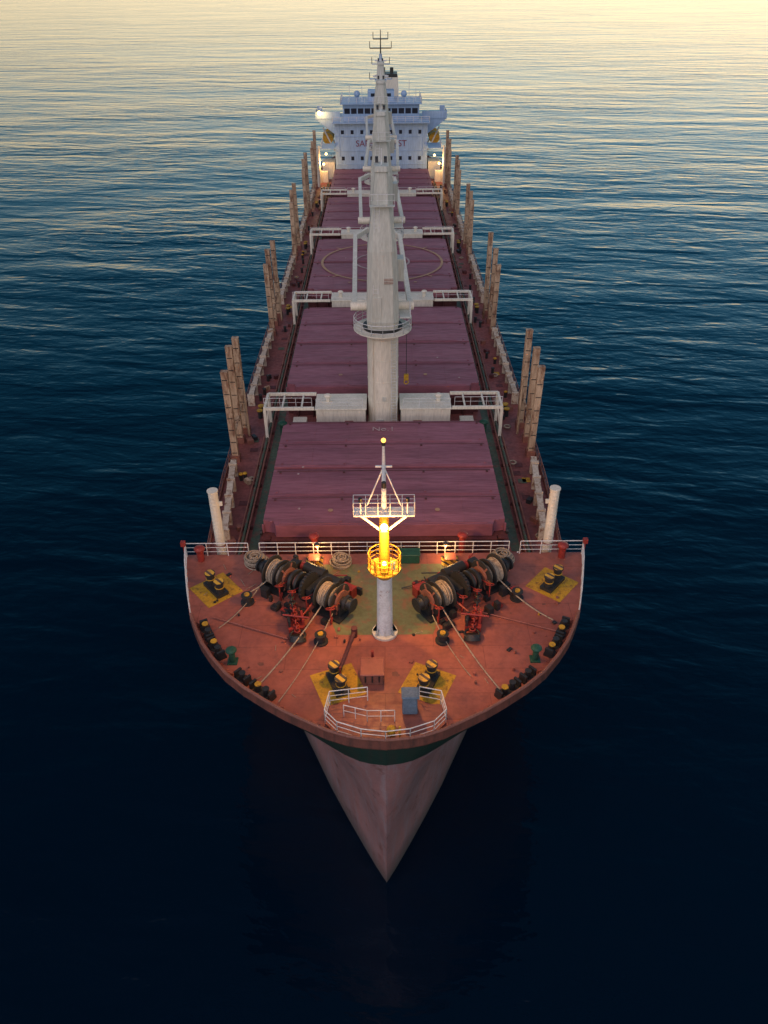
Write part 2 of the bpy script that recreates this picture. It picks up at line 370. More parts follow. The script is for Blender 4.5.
# ------------------------------------------------------------------ cranes
def crane(y,slew,i):
    root=empty('deck_crane'); b=B()
    b.cyl((0,y,13.3),(0,y,15.0),1.75,1.4,'cream',32); b.cyl((0,y,15.0),(0,y,23.2),1.4,1.4,'cream',32)
    b.cyl((0,y,23.2),(0,y,24.0),1.4,1.9,'cream',32)
    for z in (17.2,19.2,21.3): b.torus((0,y,z),1.405,0.03,'cream',n=32)
    b.cyl((0,y,24.0),(0,y,24.25),1.75,None,'machine',32)
    b.cyl((0,y,23.95),(0,y,24.02),2.6,None,'cream',24)
    pts=[(2.55*math.cos(t*math.pi/8),y+2.55*math.sin(t*math.pi/8),24.02) for t in range(16)]
    b.rail(pts,1.0,'white',0.03,3,1.1,closed=True)
    for sx in (-0.25,0.25): b.cyl((1.0+sx,y-1.3,13.4),(1.0+sx,y-1.3,24),0.03,None,'white',5)
    for k in range(34): b.cyl((0.75,y-1.3,13.6+k*.3),(1.25,y-1.3,13.6+k*.3),0.02,None,'white',4)
    b.cyl((-.9,y-1.15,13.4),(-.9,y-1.15,23.3),.06,None,'cream',6); b.box((-.3,y-1.45,14.6),(.8,.15,1.8),'crane_paint'); b.box((.1,y-1.42,17.6),(.35,.12,.4),'crane_paint')
    b.build('pedestal',root)
    b=B(); R=Matrix.Rotation(slew,3,'Z'); o=Vector((0,y,0)); CP='crane_paint'
    def P(x,yy,z): return o+R@Vector((x,yy,z))
    def fr(z0,w0,d0,yc0,z1,w1,d1,yc1,mat=CP):
        vs=[]
        for z,w,d,yc in ((z0,w0,d0,yc0),(z1,w1,d1,yc1)):
            c=min(w,d)*.16; h=w/2; g=d/2
            for x,q in ((-h+c,-g),(h-c,-g),(h,-g+c),(h,g-c),(h-c,g),(-h+c,g),(-h,g-c),(-h,-g+c)): vs.append(P(x,yc+q,z))
        b.add(vs,[(i,(i+1)%8,8+(i+1)%8,8+i) for i in range(8)]+[tuple(range(8,16)),tuple(reversed(range(8)))],mat)
    fr(24.25,2.6,2.9,0,25.0,2.8,3.2,0)
    fr(25.0,2.8,3.2,0,31.0,2.45,2.8,0)
    fr(31.0,2.45,2.8,0,34.6,1.55,2.1,0.1)
    fr(34.6,1.5,2.0,0.1,37.0,1.05,1.5,0.2)
    fr(37.0,1.25,2.0,0.3,37.4,1.15,1.8,0.3)
    for x in (-0.35,0.35): b.cyl(P(x-.12,1.3,37.3),P(x+.12,1.3,37.3),0.5,None,'machine',16)
    b.rail([P(-1.0,-1.45,34.6),P(1.0,-1.45,34.6)],0.9,'white',0.025,2,0.7)
    b.box(P(0,-1.2,34.57),(2.0,0.6,0.05),CP,rz=slew)
    b.cyl(P(0,0,37.4),P(0,0,38.6),0.05,None,'white',5)
    b.box(P(-0.5,-1.57,26.3),(0.75,0.1,1.8),CP,rz=slew)
    b.box(P(0.5,-1.50,28.6),(0.8,0.12,0.5),'crane_paint',rz=slew)
    for k in range(4): b.box(P(0.5,-1.57,28.42+k*.13),(0.78,0.05,0.05),'rail_rust',rz=slew)
    b.cyl(P(.9,-1.62,25.0),P(.75,-1.42,31),.05,None,CP,6)
    for sx in (-0.2,0.2): b.cyl(P(-.6+sx,-1.52,27.5),P(-0.4+sx,-1.05,34.6),0.03,None,'white',5)
    for k in range(22): b.cyl(P(-.8+k*.009,-1.52+k*.0205,27.6+k*.31),P(-.4+k*.009,-1.52+k*.0205,27.6+k*.31),0.02,None,'white',4)
    b.box(P(1.45,1.7,28.7),(0.9,1.4,1.9),CP,rz=slew); b.box(P(1.45,2.41,28.9),(0.7,0.05,1.1),'glass',rz=slew); b.box(P(1.91,1.8,29.0),(0.05,0.9,0.8),'glass',rz=slew)
    b.box(P(1.95,-0.3,25.3),(1.0,2.0,0.08),CP,rz=slew)
    b.rail([P(2.4,-1.2,25.3),P(2.4,.6,25.3)],0.95,'white',0.025,2,1)
    z=25.6; J=24.6
    for sg in (-1,1):
        b.beam(P(sg*2.45,1.0,z),P(sg*2.45,J-3,z+.3),0.42,0.6,'cream'); b.beam(P(sg*2.45,J-3,z+.3),P(sg*1.0,J,z+.3),0.36,0.5,'cream')
        b.cyl(P(sg*1.3,1.0,z),P(sg*2.8,1.0,z),0.40,None,'cream',14)
        b.cyl(P(sg*.4,1.3,37.5),P(sg*.7,J-.3,z+.7),0.03,None,'machine',5)
    b.beam(P(-1.0,J-.2,z+.3),P(1.0,J-.2,z+.3),0.3,0.4,'cream')
    for sg in (-1,1): b.cyl(P(sg*.3,J+.2,z+.1),P(sg*.45,J+.2,z+.1),0.5,None,'machine',14)
    b.cyl(P(.2,J-.6,z),P(.2,J-.6,z-4),0.03,None,'machine',5); b.ball(P(.2,J-.6,z-4.3),0.35,'yellow',1.3)
    b.build('crane_house_and_jib',root,bevel=.04)
for i,y in enumerate(GY): crane(y,math.radians([1.3,1.6,-.8,1.2][i]),i)
b=B(); b.cyl((2.2,67.6,25.3),(2.2,67.6,18.6),0.03,None,'machine',5); b.box((2.2,67.6,18.3),(0.45,0.3,0.6),'yellow'); b.torus((2.2,67.6,17.8),0.2,0.06,'yellow',(0,1,0))
b.build('hook_block')

# ------------------------------------------------------------------ stanchions
def stan(b,x,y,z1,w=.62,lean=0):
    for yy in (-w*.40,w*.40): b.beam((x,y+yy,13.3),(x+lean,y+yy,z1),w,0.08,'stanchion')
    b.beam((x,y,13.3),(x+lean,y,z1-.05),0.12,w*.72,'stanchion')
    z=14.2
    while z<z1-.5:
        b.box((x+lean*(z-13.3)/(z1-13.3),y-w*.46,z),(w*.8,0.06,0.07),'machine'); z+=1.3+random.uniform(-.3,.3)
    b.box((x,y,13.6),(w*1.4,w*1.5,0.6),'rail_rust')
    b.box((x+lean,y,z1+.05),(w*1.1,w*.9,.1),'stanchion')
for gi,y in enumerate([65.0,95.0,124.6,147.5,168.5]):
    for sg in (-1,1):
        b=B(); x=13.4
        for dy,z1,dx in ((1.6,23.3,-.1),(-1.0,22.5,.2),(-4.0,21.6,.1)):
            stan(b,sg*(x+dx*.8),y+dy+random.uniform(-.5,.5),z1+random.uniform(-.5,.5),.56,lean=sg*random.uniform(-.08,.2))
        if gi in (0,1): b.cyl((sg*12.9,y+.4,13.3),(sg*12.9,y+.4,18.6+random.uniform(-.5,.5)),.12,.08,'stanchion',8)
        b.beam((sg*x,y+1.6,16.5),(sg*x,y-4.0,15.9),0.16,0.16,'stanchion')
        b.build('timber_stanchion')
for y0,y1,x0,x1 in ((48.2,59.2,12.35,13.35),(71.5,89.5,13.5,13.5),(101,118.5,13.5,13.5),(130.5,142,13.5,13.5),(152,163,13.5,13.5)):
    for sg in (-1,1):
        b=B()
        y=y0
        while y<y1:
            t=(y-y0)/(y1-y0); t2=min(1,(y+2.3-y0)/(y1-y0))
            xa=x0+(x1-x0)*t; xb=x0+(x1-x0)*t2; zz=random.uniform(-.08,.08)
            b.beam((sg*xa,y,14.35+zz),(sg*xb,min(y+2.25,y1),14.35+zz),0.5,0.35,'beam_lying')
            b.beam((sg*(xa+.05),y,13.95),(sg*(xb+.05),min(y+2.25,y1),13.95),0.3,0.4,'stanchion')
            b.box((sg*xa,y+.1,14.0),(0.7,0.22,1.3),'beam_lying')
            y+=2.45
        b.build('stowed_timber_stanchion')
for sg in (-1,1):
    b=B(); b.cyl((sg*11.75,44.3,13.3),(sg*11.75,44.3,20.8),0.36,0.33,'cream',16); b.cyl((sg*11.75,44.3,20.8),(sg*11.75,44.3,20.9),0.38,None,'cream',16)
    b.torus((sg*11.75,44.3,16.3),0.4,0.06,'rail_rust'); b.box((sg*11.4,44.3,19.8),(0.4,.15,.3),'cream')
    for k in range(14): b.cyl((sg*11.75-.2,43.93,16.5+k*.3),(sg*11.75+.2,43.93,16.5+k*.3),0.02,None,'cream',4)
    b.build('ventilation_post')

# ------------------------------------------------------------------ main deck clutter & rails
b=B()
for sg in (-1,1):
    pts=[(sg*(half(L,13.3)-.12),sY(13.3)+L,13.3) for L in (17.2,20,24,30,40,60,80,100,120,140,150,155,160,165,172,177)]
    b.rail(pts,1.05,'rail_rust',0.035,3,1.8)
    for a_,c_ in zip(pts[:-1],pts[1:]): b.beam((a_[0]+sg*.06,a_[1],13.38),(c_[0]+sg*.06,c_[1],13.38),0.1,0.22,'rail_rust')
b.build('deck_edge_railing',ship)
b=B()
for sg in (-1,1):
    b.box((sg*10.15,110,13.31),(0.7,126,0.02),'green_walk')
    for x,r in ((10.75,.09),(11.0,.12),(11.3,.08)):
        b.cyl((sg*x,46,13.7),(sg*x,172,13.7),r,None,'green_walk' if r>.1 else 'rail_rust',8)
    y=47
    while y<172:
        b.box((sg*11.0,y,13.48),(0.9,0.14,0.36),'coaming'); y+=3.1
    for _ in range(60):
        y=random.uniform(47,170); x=random.uniform(11.6,12.8); k=random.random()
        if k<.3: b.cyl((sg*x,y,13.3),(sg*x,y,13.9),0.16,None,'machine',8); b.ball((sg*x,y,13.95),0.22,'yellow' if random.random()<.2 else 'machine',.5)
        elif k<.6: b.box((sg*x,y,13.5),(random.uniform(.2,.6),random.uniform(.3,.9),.4),random.choice(['machine','rail_rust','stanchion','coaming']),rz=random.random())
        elif k<.68: b.torus((sg*x,y,13.42),0.3,0.08,'rope',n=12)
        else: b.box((sg*x,y,13.33),(0.7,0.7,0.03),random.choice(['yellow','green_walk','coaming','coaming']))
    for y in (66.5,95,124,150.5):
        for dy in (-.5,.5): b.cyl((sg*12.3,y+dy+3,13.3),(sg*12.3,y+dy+3,14.1),0.22,None,'machine',10); b.cyl((sg*12.3,y+dy+3,14.1),(sg*12.3,y+dy+3,14.2),0.3,None,'yellow',10)
b.build('deck_fittings',ship)

# ------------------------------------------------------------------ accommodation
root=empty('ship_bridge_house'); root.parent=ship
b=B(); Y=176.0
b.box((0,Y+6,18.8),(19.2,12,11.0),'house')
b.box((0,Y+7,25.9),(15.8,9.5,3.2),'house')
b.box((0,Y+6.9,24.45),(27.6,4.6 ,0.3),'house')
b.box((0,Y+5.2,24.4),(20.0,12.5,0.25),'house')
b.box((0,Y+6.5,27.6),(16.8,10.6,0.22),'house')
for sg in (-1,1):
    b.box((sg*11.2,Y+4.58,25.15),(5.2,0.12,1.35),'house'); b.box((sg*13.76,Y+6.9,25.15),(0.12,4.5,1.35),'house')
    b.add([(sg*9.7,Y+4.7,24.3),(sg*13.7,Y+4.7,24.3),(sg*9.7,Y+4.7,21.4),(sg*9.7,Y+5.0,24.3),(sg*13.7,Y+5.0,24.3),(sg*9.7,Y+5.0,21.4)],[(0,1,2),(5,4,3),(1,4,5,2)],'house')
    b.box((sg*12.9,Y+6.6,26.0),(1.0,1.0,1.2),'house')
    b.box((sg*8.75,Y+.1,21.0),(0.3,0.4,6.0),'house')
for k in range(11):
    x=-7.0+k*1.4; b.box((x,Y+2.23,26.2),(1.15,0.06,1.0),'glass')
for r_,z in enumerate((22.6,20.6,17.6,15.2)):
    for k in range(9):
        x=-8+k*2.0
        if r_==1: continue
        b.box((x,Y-.02,z),(0.62,0.08,0.72),'glass'); b.box((x,Y-.01,z+.42),(0.78,0.1,0.08),'house')
for z in (16.4,19.0,21.7): b.box((0,Y-.03,z),(19.3,0.1,0.08),'house')
b.rail([(-8.3,Y+1.3,27.7),(8.3,Y+1.3,27.7),(8.3,Y+11.5,27.7)],1.0,'white',0.05); b.rail([(-8.3,Y+1.3,27.7),(-8.3,Y+11.5,27.7)],1.0,'white',0.05)
b.rail([(-9.9,Y-.9,24.53),(9.9,Y-.9,24.53)],1.0,'white',0.05)
b.box((0,Y+7,28.6),(5.5,4,1.8),'house'); b.box((0,Y+4.97,28.8),(4.2,0.06,.6),'glass')
b.cyl((0,Y+7,29.5),(0,Y+7,36.0),0.55,0.3,'house',12)
b.cyl((0,Y+7,36),(0,Y+7,40.2),0.16,0.08,'machine',6)
for z,w in ((31.5,4.6),(34.2,3.6),(37.0,4.4),(38.6,3.0)):
    b.box((0,Y+7,z),(w,0.22,0.2),'house' if z<36 else 'machine')
    for sg in (-1,1): b.cyl((sg*w/2,Y+7,z),(sg*w/2,Y+7,z+1.2),0.08,None,'machine',5)
b.box((0,Y+6.2,32.1),(3.2,0.25,0.3),'white'); b.box((0,Y+6,34.9),(2.4,0.25,0.3),'white')
b.box((0,Y+6.6,31.4),(2.4,1.8,0.1),'house'); b.rail([(-1.2,Y+5.7,31.45),(1.2,Y+5.7,31.45)],.9,'white',.05)
for x,h in ((-6.5,3.2),(5.8,4.0),(3.6,2.6),(-3.9,2.8),(7.2,2.5)): b.cyl((x,Y+4,27.7),(x,Y+4,27.7+h),0.06,None,'white',5)
for x in (-5.0,4.8): b.ball((x,Y+6,28.9),0.65,'house'); b.cyl((x,Y+6,27.7),(x,Y+6,28.4),.3,None,'house',8)
b.box((0,Y+17,18.5),(11,9,10.4),'house'); b.box((1.5,Y+18,27.2),(5.0,6.0,7.5),'cream',taper=.9); b.box((1.5,Y+18,31.2),(4.2,5.2,.8),'machine')
for x in (.6,2.4): b.cyl((x,Y+18,31),(x,Y+18,32.6),.4,None,'machine',10)
for sg in (-1,1):
    b.box((sg*11.2,Y+3,15.0),(2.6,4.0,3.4),'cream'); b.box((sg*12.0,Y-1.6,14.4),(1.6,1.2,2.2),'cream')
    b.box((sg*11.2,Y+2,19.6),(2.8,6,.15),'house'); b.rail([(sg*12.5,Y-1,19.7),(sg*12.5,Y+5,19.7)],1,'white',.05)
    b.ball((sg*11.6,Y+12,20.2),1.3,'yellow',.95); b.cyl((sg*11.6,Y+8.9,20.0),(sg*11.6,Y+15.1,20.0),1.15,None,'yellow',16)
    for yy in (Y+9,Y+15): b.beam((sg*10.2,yy,17.5),(sg*12.6,yy,22.2),.3,.3,'white')
    for yy in (Y-2.5,Y-6): b.cyl((sg*12.9,yy,13.3),(sg*12.9,yy,20.5),.3,.22,'cream',8)
b.build('superstructure',root,bevel=.04)
text('SAFETY  FIRST',(0,Y-.04,20.4),1.7,'name_red',rot=(math.radians(90),0,0),name='safety_lettering',parent=root,ext=.02)
b=B()
b.ball((-12.9,Y+4.2,25.6),0.42,'lamp_warm')
for x,y,z in ((-12.0,Y-2.6,17.0),(12.0,Y-2.6,17.0),(-11.6,Y+.6,18.4),(11.2,Y+.6,18.0)): b.ball((x,y,z),.22,'lamp_warm')
b.build('bridge_lamps',root)
def light(name,loc,e,col,r=.2,parent=None):
    l=bpy.data.lights.new(name,'POINT'); l.energy=e; l.color=col; l.shadow_soft_size=r
    o=bpy.data.objects.new(name,l); scene.collection.objects.link(o); o.location=loc
    if parent: o.parent=parent
WARM=(1.0,.55,.18)
light('wing_light',(-12.4,Y+3.0,25.4),420,WARM,parent=root)
light('deck_light_a',(-12.0,Y-3.2,17.4),700,WARM,parent=root); light('deck_light_b',(12.0,Y-3.2,17.4),700,WARM,parent=root)

# ------------------------------------------------------------------ forecastle rails
b=B()
ye=ya-.1
for x0,x1 in ((-14.0,-9.6),(-8.8,-1.2),(1.2,8.8),(9.6,14.0)): b.rail([(x0,ye,16),(x1,ye,16)],1.1,'white',.035,3,1.3)
b.rail([(-1.2,ye,16),(1.2,ye,16)],1.1,'white',.035,3,1.2)
for sg in (-1,1):
    pts=[(sg*(half(L,16)-.1),sY(16)+L,16) for L in (10.1,11.5,13,15,16.7)]
    b.rail(pts,1.15,'white',.035,4,1.2)
    for x in (8.9,9.5): b.beam((sg*x,ya,16.0),(sg*x,ya+2.0,13.4),.08,.2,'white')
b.build('forecastle_railing')
b=B()
P_=[(-3.1,29.4),(-3.3,28.1),(-2.6,27.3),(-1.3,26.8),(0,26.62),(1.3,26.8),(2.6,27.3),(3.3,28.1),(3.1,29.4)]
b.rail([(x,y,16.22) for x,y in P_],1.1,'white',.03,3,1.1)
b.rail([(-3.1,29.4,16.22),(-1.0,29.7,16.22)],1.1,'white',.03,3,1.1); b.rail([(1.9,29.7,16.22),(3.1,29.4,16.22)],1.1,'white',.03,3,1.1)
b.prism(P_,16.12,16.22,'deck_fc')
b.rail([(-2.3,28.6,16.22),(-1.0,28.2,16.22),(.5,28.2,16.22)],.9,'white',.025,2,.8)
b.build('bow_platform_railing')
b=B(); b.box((1.35,28.9,17.0),(.85,.75,1.3),'canvas',taper=.9); b.box((1.35,28.9,17.7),(.95,.85,.14),'canvas'); b.cyl((1.35,28.9,16.2),(1.35,28.9,16.9),.25,None,'machine',8); b.build('covered_searchlight',bevel=.06)
b=B(); b.cyl((.3,27.3,16.22),(.3,27.3,16.65),.2,.26,'yellow',12); b.ball((.3,27.3,16.7),.25,'yellow',.6); b.cyl((.75,27.2,16.22),(.75,27.2,17.0),.06,None,'yellow',6); b.build('fog_bell')

# deck paint patches
b=B()
b.prism([(-3.0,35.2),(3.0,35.2),(3.6,37.0),(5.4,39.0),(5.6,42.2),(-5.6,42.2),(-5.4,39.0),(-3.6,37.0)],16.002,16.006,'green_fc')
rs=random.Random(3)
for _ in range(22):
    L=rs.uniform(1.5,15); hw=half(L,16)-1.2; cx=rs.uniform(-hw,hw); cy_=26.5+L+.6; r0=rs.uniform(.06,.22)
    if abs(cx)<3.8 and 34.5<cy_<42.5: continue
    poly=[]
    for k in range(18):
        t=k*math.pi/9; rr=r0*rs.uniform(.75,1.15); poly.append((cx+rr*math.cos(t)*1.3,cy_+rr*math.sin(t)))
    b.prism(poly,16.0005,16.0025+_*.00003,'stain')
b.build('deck_paint',ship)
def bollard(x,y,rz,s=2.6,pad='yellow'):
    b=B(); R=Matrix.Rotation(rz,3,'Z')
    b.box((x,y,16.012),(s,s,.012),pad,rz=rz)
    b.box((x,y,16.14),(1.9,.85,.24),'machine',rz=rz)
    for sx in (-.58,.58):
        p=Vector((x,y,0))+R@Vector((sx,0,0)); p.z=16.25
        b.cyl(p,p+Vector((0,0,.75)),.27,None,'machine',16); b.cyl(p+Vector((0,0,.75)),p+Vector((0,0,.86)),.36,None,'machine',16)
        b.cyl(p+Vector((0,0,.862)),p+Vector((0,0,.88)),.33,None,'hazard',16); b.torus(p+Vector((0,0,.4)),.28,.035,'yellow')
    b.build('mooring_bollard')
bollard(-11.3,39.6,math.radians(-50)); bollard(11.3,39.9,math.radians(50))
bollard(-2.75,31.1,math.radians(-68)); bollard(2.45,31.1,math.radians(65))
for x,y in ((-9.0,38.3),(8.7,38.5),(-3.95,34.6),(3.55,34.6)):
    b=B(); b.cyl((x,y,16),(x,y,16.12),.45,None,'machine',16); b.cyl((x,y,16.1),(x,y,16.6),.3,.28,'machine',14); b.cyl((x,y,16.6),(x,y,16.67),.38,None,'machine',14); b.cyl((x,y,16.67),(x,y,16.75),.18,None,'yellow',10); b.build('pedestal_roller')
for x,y in ((-9.15,33.0),(9.0,33.0)):
    b=B(); b.cyl((x,y,16),(x,y,16.9),.18,None,'green',12); b.cyl((x,y,16.75),(x,y,16.95),.2,.34,'green',14); b.ball((x,y,16.95),.34,'green',.5); b.box((x,y,16.03),(.6,.6,.06),'green'); b.build('mushroom_vent')
def fairlead(x,y,rz,n=2):
    b=B(); R=Matrix.Rotation(rz,3,'Z')
    b.box((x,y,16.1),(.6*n+.4,.6,.2),'machine',rz=rz)
    for k in range(n):
        p=Vector((x,y,0))+R@Vector(((k-(n-1)/2)*.6,0,0)); p.z=16.2
        b.cyl(p,p+Vector((0,0,.45)),.19,.15,'machine',12); b.cyl(p+Vector((0,0,.45)),p+Vector((0,0,.5)),.2,None,'yellow' if (k+n)%2==0 else 'machine',12)
    for k in (-1,1):
        p=Vector((x,y,0))+R@Vector((k*(.3*n+.12),0,0)); p.z=16.4; b.box(p,(.14,.5,.45),'machine',rz=rz)
    b.build('roller_fairlead')
def edge(L,ins=.75):
    p=outl(1,L,16,ins); q=outl(1,L+.2,16,ins); return p[0],p[1],math.atan2(q[1]-p[1],q[0]-p[0])
for L,n in ((3.3,2),(4.4,1),(6.9,2),(8.5,2)):
    x,y,a=edge(L)
    fairlead(x,y,a,n); fairlead(-x,y,-a,n)

# ------------------------------------------------------------------ windlass
def windlass(sg):
    root=empty('anchor_windlass'); b=B()
    c=Vector((sg*5.15,38.7,16)); ang=math.radians(33)*sg
    R=Matrix.Rotation(ang,3,'Z')
    def P(x,y,z): return c+R@Vector((x*(-sg),y,z))
    def bx(p,size,mat): b.box(P(*p),size,mat,rz=ang)
    def cy(x0,x1,r,mat,z=1.15,y=0,seg=24,r1=None): b.cyl(P(x0,y,z),P(x1,y,z),r,r1,mat,seg)
    bx((-2.1,-.1,.08),(2.6,1.6,.16),'machine'); bx((2.0,-.1,.08),(2.6,1.6,.16),'machine'); bx((0,.3,.1),(2.2,2.6,.2),'deck_fc')
    cy(-3.7,3.6,.14,'machine')
    for x in (-3.1,-1.2,-.15,1.0,2.95):
        bx((x,0,.6),(.2,.9,1.1),'machine'); cy(x-.15,x+.15,.3,'machine')
    for x0,x1 in ((-2.85,-1.5),(1.35,2.75)):
        cy(x0,x0+.08,1.08,'machine'); cy(x1-.08,x1,1.08,'machine'); cy(x0+.62*(x1-x0),x0+.62*(x1-x0)+.08,1.02,'machine')
        cy(x0+.1,x1-.1,.66,'rope')
        k=x0+.16
        while k<x1-.12:
            big = k < x0+.6*(x1-x0)
            b.torus(P(k,0,1.15),(.78 if big else .64)+random.uniform(-.05,.04),.06,'rope',R@Vector((1,random.uniform(-.04,.04),0)),26,5); k+=.108
        b.torus(P(x0+.04,0,1.15),1.06,.045,'machine',R@Vector((1,0,0)),28,5); b.torus(P(x1-.04,0,1.15),1.06,.045,'machine',R@Vector((1,0,0)),28,5)
        for q in range(6):
            t=q*math.pi/3
            for xx in (x0-.03,x1+.03): b.beam(P(xx,.2*math.cos(t),1.15+.2*math.sin(t)),P(xx,1.0*math.cos(t),1.15+1.0*math.sin(t)),.06,.12,'rail_rust')
        cy(x1+.05,x1+.17,.7,'rail_rust')
    cy(-.95,-.75,.75,'machine'); cy(-.72,-.5,.5,'rail_rust'); cy(-.48,-.3,.75,'machine')
    cy(.15,.35,.95,'machine',seg=32)
    for k in range(24):
        t=k*math.pi/12; b.box(P(.25,.97*math.cos(t),1.15+.97*math.sin(t)),(.18,.1,.1),'machine',rz=ang)
    bx((.68,.1,.75),(.5,1.3,1.2),'machine'); bx((.9,1.45,.6),(1.3,.8,.9),'machine')
    b.cyl(P(.3,1.7,.9),P(-1.3,1.7,.9),.40,None,'machine',16); b.cyl(P(-1.3,1.7,.9),P(-1.6,1.7,.9),.3,None,'redm',12)
    bx((-2.1,1.6,.6),(.6,.5,1.1),'machine'); bx((2.2,1.7,.4),(.9,.6,.8),'redm'); bx((-2.4,-1.3,.35),(.5,.4,.7),'machine')
    for x,s_ in ((-3.3,-1),(3.2,1)):
        cy(x,x+s_*.2,.5,'machine'); b.cyl(P(x+s_*.2,0,1.15),P(x+s_*.5,0,1.15),.38,.28,'machine',16); cy(x+s_*.5,x+s_*.6,.46,'machine')
    for x in (-1.2,1.0,-.15,2.9):
        b.torus(P(x,-1.25,1.4),.26,.035,'redm',(0,.5,1),16,5); b.cyl(P(x,-1.25,.2),P(x,-1.25,1.4),.05,None,'redm',6)
        b.cyl(P(x,-1.25,1.4),P(x,-.3,1.15),.04,None,'redm',6); b.beam(P(x,-1.2,.15),P(x-.5,-.4,.2),.1,.12,'redm')
    for k in range(26):
        b.cyl(P(random.uniform(-3,3),random.uniform(.9,2.9),.15),P(random.uniform(-3,3),random.uniform(.9,2.7),random.uniform(.15,1.0)),.045,None,random.choice(['machine','machine','redm','rail_rust']),6)
    for k in range(24):
        bx((random.uniform(-3,3),random.uniform(-2.2,-1.1) if k%2 else random.uniform(1.5,2.8),.2),(random.uniform(.15,.5),random.uniform(.15,.5),random.uniform(.2,.8)),random.choice(['machine','machine','machine','redm']))
    b.build('winch_unit',root)
    b=B(); a=P(-.6,-.9,1.2); e=Vector((sg*5.4,35.0,16.35))
    d=(e-a); n=16
    for k in range(n):
        p=a.lerp(e,k/n); nn=(0,0,1) if k%2 else (1,0,0); b.torus(p,.17,.055,'redm' if k>6 else 'machine',nn,10,5)
    ra=math.atan2(d.y,d.x)-math.pi/2
    q=a.lerp(e,.72)
    b.box((q.x,q.y,16.2),(1.0,1.1,.4),'redm',rz=ra); b.box((q.x+.42,q.y+.2,16.6),(.15,.9,.5),'redm',rz=ra); b.box((q.x-.42,q.y,16.6),(.15,.9,.5),'machine',rz=ra)
    b.cyl((q.x-.8,q.y+.2,16.9),(q.x+.9,q.y-.1,16.9),.06,None,'redm',6); b.cyl((q.x+.2,q.y,16.6),(q.x-sg*1.0,q.y+1.3,16.9),.06,None,'redm',6)
    b.cyl((e.x,e.y-.3,16.0),(e.x,e.y-.1,16.3),.55,.45,'machine',18); b.torus((e.x,e.y-.1,16.3),.46,.08,'machine')
    b.build('chain_and_stopper',root)
windlass(-1); windlass(1)
def rope(name,p0,p1,sag=.3,r=.045):
    b=B(); p0=Vector(p0); p1=Vector(p1); pts=[]
    for k in range(13):
        t=k/12; p=p0.lerp(p1,t); p.z-=sag*4*t*(1-t); p.z=max(p.z,16.06); pts.append(p)
    b.tube(pts,r,'rope',6); b.build(name)
rope('mooring_rope',(-4.0,37.0,16.9),(-7.3,30.6,16.5)); rope('mooring_rope',(-3.3,36.4,16.7),(-6.0,29.5,16.4),.4,.03)
rope('mooring_rope',(3.6,36.8,16.9),(6.5,30.2,16.5)); rope('mooring_rope',(7.6,39.4,16.9),(10.6,36.0,16.4)); rope('mooring_rope',(-7.7,39.6,16.9),(-9.2,38.6,16.4),.1)
rope('mooring_rope',(3.0,36.2,16.7),(5.0,31.5,16.2),.4,.03); rope('mooring_rope',(-7.9,40.0,16.8),(-10.4,35.6,16.3),.4,.035)
b=B(); b.box((-.75,31.7,16.4),(1.25,1.3,.8),'rail_rust'); b.box((-.75,31.7,16.84),(1.4,1.45,.1),'deck_fc')
for dx in (-.4,0,.4): b.box((-.75+dx,31.0,16.5),(.08,.1,.5),'machine')
b.cyl((-.75,32.7,16),(-.75,32.7,17.1),.1,None,'redm',8); b.build('access_hatch',bevel=.04)
b=B(); b.cyl((-1.9,35.1,16.4),(-2.6,31.4,17.0),.13,.10,'coaming',10); b.cyl((-1.9,35.1,16.0),(-1.9,35.1,16.7),.2,None,'coaming',12); b.cyl((-2.6,31.4,16.2),(-2.6,31.4,17.1),.06,None,'redm',6); b.build('stores_davit')
for x,y,R0 in ((-9.0,42.5,.8),(-3.0,42.3,.7),(8.3,42.6,.8)):
    b=B()
    for k in range(7):
        for j in range(3): b.torus((x+random.uniform(-.12,.12),y+random.uniform(-.12,.12),16.08+k*.09+random.uniform(-.02,.02)),max(.2,R0-j*.2-k*.04+random.uniform(-.06,.06)),.06,'rope',(random.uniform(-.12,.12),random.uniform(-.12,.12),1),22,5)
    b.build('rope_coil')
b=B(); b.box((1.7,42.6,16.35),(1.5,.8,.7),'green'); b.box((1.7,42.6,16.74),(1.6,.9,.1),'green'); b.build('equipment_locker',bevel=.04)
for x,y in ((-4.9,42.5),(4.6,42.5)):
    b=B(); b.box((x,y,16.012),(1.2,1.2,.012),'hazard'); b.box((x,y,16.2),(.7,.7,.36),'hazard'); b.box((x,y,16.41),(.8,.8,.06),'deck_fc'); b.build('manhole_cover',bevel=.03)
for x,y in ((-12.9,42.8),(12.5,42.9),(-5.0,44.2),(5.6,44.2)):
    b=B(); b.cyl((x,y,16 if abs(x)>9 else 13.3),(x,y,16.9),.25,None,'redm',12); b.ball((x,y,17.0),.4,'redm',.6); b.build('mushroom_vent')
b=B()
for sg in (-1,1):
    b.box((sg*14.0,42.9,17.4),(.3,.3,.35),'redm'); b.cyl((sg*14.0,42.9,16),(sg*14.0,42.9,17.4),.06,None,'redm',6)
b.build('side_marker_lamp')
b=B()
for x in (-4.7,4.3):
    b.cyl((x,ya-.15,16),(x,ya-.15,17.1),.05,None,'white',6); b.ball((x,ya-.35,17.0),.13,'lamp_soft'); b.cyl((x,ya-.35,17.12),(x,ya-.35,17.25),.2,.1,'machine',10)
b.build('break_lamp')
light('break_light_a',(-4.7,ya-.7,16.9),90,WARM,.1); light('break_light_b',(4.3,ya-.7,16.9),90,WARM,.1)
b=B()
